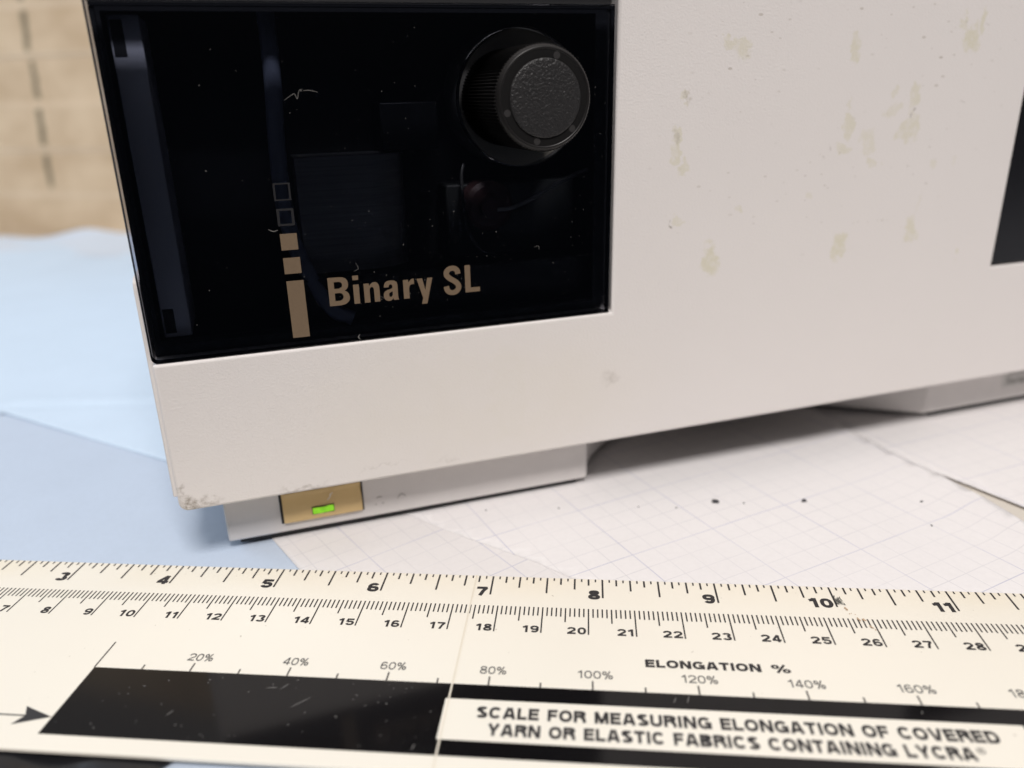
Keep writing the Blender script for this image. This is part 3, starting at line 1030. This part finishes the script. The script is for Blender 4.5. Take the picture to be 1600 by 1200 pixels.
# knob -----------------------------------------------------------------
kn = None
bm = bmesh.new()
NR = 96
prof = [(1.10, 1.3), (1.10, -1.22), (1.10, -1.30)]
n = NR * 2
rings = []
for (r, y) in prof:
    rings.append([bm.verts.new((KX + (r if k % 2 else r - .045) * math.cos(2 * math.pi * k / n), y, KZ + (r if k % 2 else r - .045) * math.sin(2 * math.pi * k / n))) for k in range(n)])
for a, b in zip(rings, rings[1:]):
    for k in range(n):
        bm.faces.new((a[k], a[(k + 1) % n], b[(k + 1) % n], b[k]))
rr_ = [bm.verts.new((KX + 1.0 * math.cos(2 * math.pi * k / n), -1.40, KZ + 1.0 * math.sin(2 * math.pi * k / n))) for k in range(n)]
for k in range(n):
    bm.faces.new((rings[-1][k], rings[-1][(k + 1) % n], rr_[(k + 1) % n], rr_[k]))
bm.faces.new(list(reversed(rings[0])))
bm.faces.new(rr_)
bmesh.ops.recalc_face_normals(bm, faces=bm.faces)
kn = link_mesh("knob", bm, M_KNOB, inst)
bm = lathe(bmesh.new(), [(1.075, -1.300), (1.065, -1.335), (1.02, -1.412), (1.0, -1.418), (.975, -1.412), (.96, -1.39)], 96, KX, KZ)
link_mesh("knob_rim", bm, M_RIM, kn, smooth=True, angle=50)
prof = [(.80, -1.38), (.80, -1.425), (.785, -1.44), (.75, -1.445), (.5, -1.455), (.2, -1.46), (.02, -1.46)]
bm = lathe(bmesh.new(), prof, 64, KX + 0.01, KZ)
link_mesh("knob_cap", bm, M_CAP, kn, smooth=True, angle=60)
for ang in (72, 198, 315, 258):
    bm = bmesh.new()
    disc(bm, KX + .885 * math.cos(math.radians(ang)), KZ + .885 * math.sin(math.radians(ang)), .075, -1.404)
    link_mesh("knob_dot", bm, M_DOT, kn)

# right-hand dark panel ---------------------------------------------------
bm = boxm(21.60, 32.2, 0.06, 2.9, 5.36, 12.9)
link_mesh("dark_panel", bm, M_DARKPANEL, inst, bevel=0.03)

# feet -------------------------------------------------------------------
FZ = 0.02
cv = [(8.55, 1.0), (8.63, 1.12), (8.77, 1.47), (9.0, 1.88), (9.28, 2.23), (9.75, 2.7), (10.25, 3.1), (11.2, 3.7), (12.0, 4.1), (12.0, 40), (-1.38, 40), (-1.38, 1.0)]
bm = prism(bmesh.new(), cv, 'z', FZ, 1.615)
foot = link_mesh("foot", bm, M_FOOT, inst, bevel=0.06, segs=3)
cv = [(21.2, 1.22), (31.2, 1.22), (31.2, 40), (17.5, 40), (17.5, 4.1), (18.2, 3.4), (19.2, 2.6)]
bm = prism(bmesh.new(), cv, 'z', FZ, 1.615)
foot2 = link_mesh("foot", bm, M_FOOT, inst, bevel=0.06, segs=3)
bm = box(boxm(10.5, 19.5, 4.5, 4.7, -0.04, 1.6), 8.7, 21.1, 0.25, 4.48, 1.575, 1.598)  # recess back, plus an added unseen plate that deepens shade below the box
link_mesh("underside_shade_panel", bm, simple("underside_shade_grey", (0.20, 0.185, 0.175), 0.6), inst)
bm = boxm(-1.1, 8.3, 1.12, 3.0, -0.10, FZ + .01)
link_mesh("rubber_pad", bm, M_BLACKGAP, foot)
bm = boxm(21.6, 31, 1.36, 3.5, -0.17, FZ + .01)
link_mesh("rubber_pad", bm, M_BLACKGAP, foot2)

# embossed marks beside the button
bm = bmesh.new()
for (pts_) in ([(2.40, .36), (2.44, .37)], [(2.58, .37), (2.64, .38)], [(2.44, .55), (2.52, .58), (2.60, .56)], [(3.0, .44), (3.05, .50), (3.12, .56), (3.2, .52), (3.24, .47)]):
    hair(bm, [pts_[0], ((pts_[0][0] + pts_[-1][0]) / 2, max(p[1] for p in pts_)), pts_[-1]], .022, y=.994)
link_mesh("embossed_mark", bm, simple("embossed_mark_grey", (0.42, 0.40, 0.385), 0.5), foot)

# rating label on the right foot
bm = boxm(24.55, 28.5, 1.205, 1.225, .50, 1.12)
rl = link_mesh("rating_label", bm, M_BADGE, foot2)
bm = bmesh.new()
for (x0, x1, z0, z1) in ((24.72, 28.2, 1.0, 1.035), (24.72, 28.2, .93, .95)):
    bm.faces.new([bm.verts.new((x, 1.200, z)) for (x, z) in ((x0, z0), (x1, z0), (x1, z1), (x0, z1))])
V, F = glyphs("Serial No.", 0.01)
x_a = min(v[0] for v in V)
put(bm, V, F, lambda v: (24.72 + (v[0] - x_a) * .42, 1.200, .60 + v[1] * .36))
link_mesh("printed_lines", bm, M_BADGEINK, rl)

# power button ------------------------------------------------------------
bm = bmesh.new()
box(bm, -.035, 2.105, .990, 1.002, .285, 1.5)
link_mesh("button_opening", bm, M_BLACKGAP, foot)
prof = [(.985, .305), (.90, .315), (.885, .36), (.895, .62), (.925, .80), (.975, .97), (.985, 1.1), (.985, 1.48)]
bm = prism(bmesh.new(), prof, 'x', .03, 2.055)
but = link_mesh("power_button", bm, M_BUTTON, inst, bevel=0.025, segs=3, angle=50)
bm = bmesh.new()
box(bm, .755, 1.325, .878, .90, .458, .672)
link_mesh("light_slot", bm, simple("slot_dark_tan", (0.10, 0.075, 0.02), 0.6), but)
bm = bmesh.new()
gp = [(.772, .475), (1.0, .470), (1.15, .478), (1.31, .485), (1.31, .655), (1.19, .66), (1.08, .635), (.95, .64), (.772, .65)]
prism(bm, gp, 'y', .868, .89)
link_mesh("indicator_light", bm, M_LED, but)
bm = bmesh.new()
hair(bm, [(1.16, .80), (1.24, .88), (1.25, .98)], .012, y=.895)
hair(bm, [(1.24, .90), (1.30, .98), (1.33, 1.0)], .010, y=.893)
link_mesh("lint", bm, M_FIBRE, but)

# ------------------------------------------------------------------ the ruler
rul = bpy.data.objects.new("ruler", None)
COL.objects.link(rul)
rul.empty_display_size = 0.03
tagged(rul, "long cream ruler for measuring elongation, lying in front of the instrument", "ruler")
bm = bmesh.new()
prism(bm, [(-6, -5.71), (44, -5.73), (44, 0.03), (-6, 0.03)], 'z', -0.09, 0.0)
link_mesh("blade", bm, M_RULER, rul, bevel=0.02)
ZB, ZL, ZI = 0.004, 0.008, 0.012
bm = bmesh.new()
bm.faces.new([bm.verts.new(p) for p in ((10.08, -3.60, ZB), (10.08, -5.36, ZB), (44, -5.36, ZB), (44, -3.60, ZB))])
link_mesh("black_band", bm, M_BAND, rul)
bm = bmesh.new()
rect(bm, 17.32, 27.62, -5.0, -4.0, ZL)
lab = link_mesh("caption_panel", bm, M_RULER, rul)

bm = bmesh.new()
rg = random.Random(5)
# inch side
for i in range(-2 * 16, 17 * 16):
    u = i / 16 * 2.54
    if i % 16 == 0:
        L = .71
    elif i % 8 == 0:
        L = .59
    elif i % 4 == 0:
        L = .41
    elif i % 2 == 0:
        L = .235
    else:
        L = .095
    L += rg.uniform(-.012, .012)
    w2 = .021 if i % 2 == 0 else .017
    rect(bm, u - w2, u + w2, -L, 0.005, ZB)
# centimetre side
for i in range(-50, 430):
    u = i / 10
    L = .88 if i % 10 == 0 else (.49 if i % 5 == 0 else .30)
    L += rg.uniform(-.008, .008)
    rect(bm, u - .0155, u + .0155, -1.11 - L, -1.11, ZB)
# elongation side
for k in range(1, 33):
    u = 10.08 + k
    rect(bm, u - .016, u + .016, -3.598, -3.36 if k % 2 == 0 else -3.47, ZB)
rect(bm, 10.065, 10.095, -3.598, -2.83, ZB)
link_mesh("graduations", bm, M_INK, rul)

bm = bmesh.new()
for k in range(-1, 17):
    if k > 0:
        text(bm, str(k), 0, -.755, .335, bold=.26, right=k * 2.54 - .06, aspect=1.0, z=ZB, gap=.13)
for k in range(1, 43):
    text(bm, str(k), 0, -1.98, .225, bold=.225, right=k - .05, aspect=1.0, z=ZB, gap=.17)
link_mesh("numerals", bm, M_INK, rul)
bm = bmesh.new()
for k in range(1, 16):
    s = "%d%%" % (20 * k)
    wd = .52 if len(s) == 3 else .68
    c0 = 10.08 + 2 * k + .05
    text(bm, s, c0 - wd / 2, -3.29, .215, bold=.145, x1=c0 + wd / 2, z=ZB, gap=.14)
link_mesh("percentages", bm, M_GREYINK, rul)
bm = bmesh.new()
text(bm, "ELONGATION", 21.12, -2.90, .225, bold=.265, x1=23.36, z=ZB)
text(bm, "%", 23.56, -2.90, .225, bold=.17, x1=23.92, z=ZB)
link_mesh("heading", bm, M_INK, rul)
bm = bmesh.new()
text(bm, "SCALE FOR MEASURING ELONGATION OF COVERED", 17.95, -4.455, .285, bold=.25, x1=27.08, z=ZI)
text(bm, "YARN OR ELASTIC FABRICS CONTAINING LYCRA", 18.20, -4.865, .285, bold=.25, x1=26.52, z=ZI)
ribbon(bm, _arc(26.64, -4.64, .065, .065, 0, 360, 20, 2), 1, .014, lambda p, zz: (p[0], p[1], zz), ZI)
text(bm, "R", 26.615, -4.675, .07, bold=.2, aspect=.8, z=ZI)
link_mesh("lettering", bm, M_INK, lab)
bm = bmesh.new()
bm.faces.new([bm.verts.new(p) for p in ((10.07, -4.95, ZB), (9.42, -4.72, ZB), (9.55, -4.95, ZB), (9.42, -5.18, ZB))])
rect(bm, -6, 9.548, -4.967, -4.933, ZB)
link_mesh("arrow", bm, M_INK, rul)
# hairline joint across the blade
bm = bmesh.new()
rect(bm, 17.365, 17.40, -5.76, .02, ZI + .002)
link_mesh("hairline_joint", bm, simple("joint_tan", (0.74, 0.68, 0.57), 0.4), rul)
# ink smudge beside the 10
bm = bmesh.new()
rd = random.Random(21)
for k in range(26):
    x, y = 25.47 + rd.gauss(0, .045), -.50 + rd.gauss(0, .07)
    a = 1.9 + rd.gauss(0, .35)
    L, q = rd.uniform(.04, .11), rd.uniform(.006, .014)
    ca, sa = math.cos(a), math.sin(a)
    bm.faces.new([bm.verts.new((x + u * ca - v * sa, y + u * sa + v * ca, ZI + .0004 * k)) for (u, v) in ((-L, 0), (-L * .3, q), (L, 0), (L * .2, -q))])
link_mesh("ink_smudge", bm, simple("smudge_grey", (0.10, 0.10, 0.09), 0.6), rul)
bm = bmesh.new()
for k in range(14):
    q = k / 13
    x, y = 25.55 + .45 * q + rd.gauss(0, .03), -.75 - .75 * q + rd.gauss(0, .04)
    s = rd.uniform(.012, .035)
    bm.faces.new([bm.verts.new((x + s * math.cos(a) * rd.uniform(.6, 1), y + 1.6 * s * math.sin(a) * rd.uniform(.6, 1), ZI)) for a in [j * 6.283 / 7 for j in range(7)]])
link_mesh("rust_stain", bm, simple("rust_tan", (0.50, 0.36, 0.24), 0.6), rul)
# chips and scratches in the black band
bm = bmesh.new()
rd = random.Random(33)


def flake(x, y, L, wdt, a):
    ca, sa = math.cos(a), math.sin(a)
    P = []
    for (u, v) in ((-L, 0), (-.3 * L, wdt), (.5 * L, wdt * .7), (L, 0), (.4 * L, -wdt), (-.5 * L, -wdt * .6)):
        u *= rd.uniform(.7, 1.1)
        v *= rd.uniform(.6, 1.2)
        P.append((x + u * ca - v * sa, y + u * sa + v * ca, ZI))
    bm.faces.new([bm.verts.new(p) for p in P])


for k in range(70):
    x = rd.choice((rd.uniform(10.6, 17.2), rd.uniform(10.6, 17.2), rd.uniform(17.5, 30)))
    y = rd.uniform(-5.3, -3.7)
    if x > 17.2 and -5.05 < y < -3.95:
        continue
    flake(x, y, rd.uniform(.008, .035), rd.uniform(.004, .012), rd.uniform(0, 3.14))
M_SCRATCH = simple("scratch_grey", (0.20, 0.19, 0.18), 0.6)
fk = link_mesh("flecks", bm, M_SCRATCH, rul)
fk["kind"] = "stuff"
for (x, y, L, a) in ((12.25, -4.72, .10, 1.1), (13.9, -3.95, .14, .15), (14.15, -3.9, .12, .9), (16.95, -5.2, .08, 1.3), (21.6, -3.78, .10, 1.2), (21.85, -3.74, .12, 1.3), (26.0, -3.8, .05, 1.3), (14.6, -4.3, .25, .75)):
    bm = bmesh.new()
    flake(x, y, L, .010, a)
    link_mesh("scratch", bm, M_SCRATCH, rul)

# ------------------------------------------------------------------ black cloth in front of the ruler
bm = bmesh.new()
nx, ny = 46, 26
G = []
rd = random.Random(2)
wv = [(rd.uniform(-.6, .9), rd.uniform(1.2, 3.6), rd.uniform(0, 6.28)) for _ in range(6)]
for j in range(ny + 1):
    row = []
    for i in range(nx + 1):
        x = 3.0 + 10.6 * i / nx
        y = -5.4 - 4.8 * j / ny
        edge = 12.55 + .32 * math.sin(y * 2.1) - (y + 5.4) * -.05
        x2 = min(x, edge) if i == nx else x * (edge / 13.6) + 3 * (1 - edge / 13.6)
        h = sum(math.sin((x2 * math.cos(a) + y * math.sin(a)) * f + p) for a, f, p in wv) / 6
        z = -.20 + .16 * (h + .4)
        z = min(z, -.12 if y > -5.85 else .4)
        row.append(bm.verts.new((x2, y, max(z, -.21))))
    G.append(row)
for j in range(ny):
    for i in range(nx):
        bm.faces.new((G[j][i], G[j + 1][i], G[j + 1][i + 1], G[j][i + 1]))
cl = link_mesh("cloth", bm, simple("black_cloth", (0.012, 0.012, 0.014), 0.28, bscale=120, bstr=.4, bdist=.05), smooth=True, angle=80)
sd = cl.modifiers.new("thickness", 'SOLIDIFY')
sd.thickness = .03 * S
tagged(cl, "crumpled shiny black wrap tucked against the ruler's near edge at its left", "wrap")
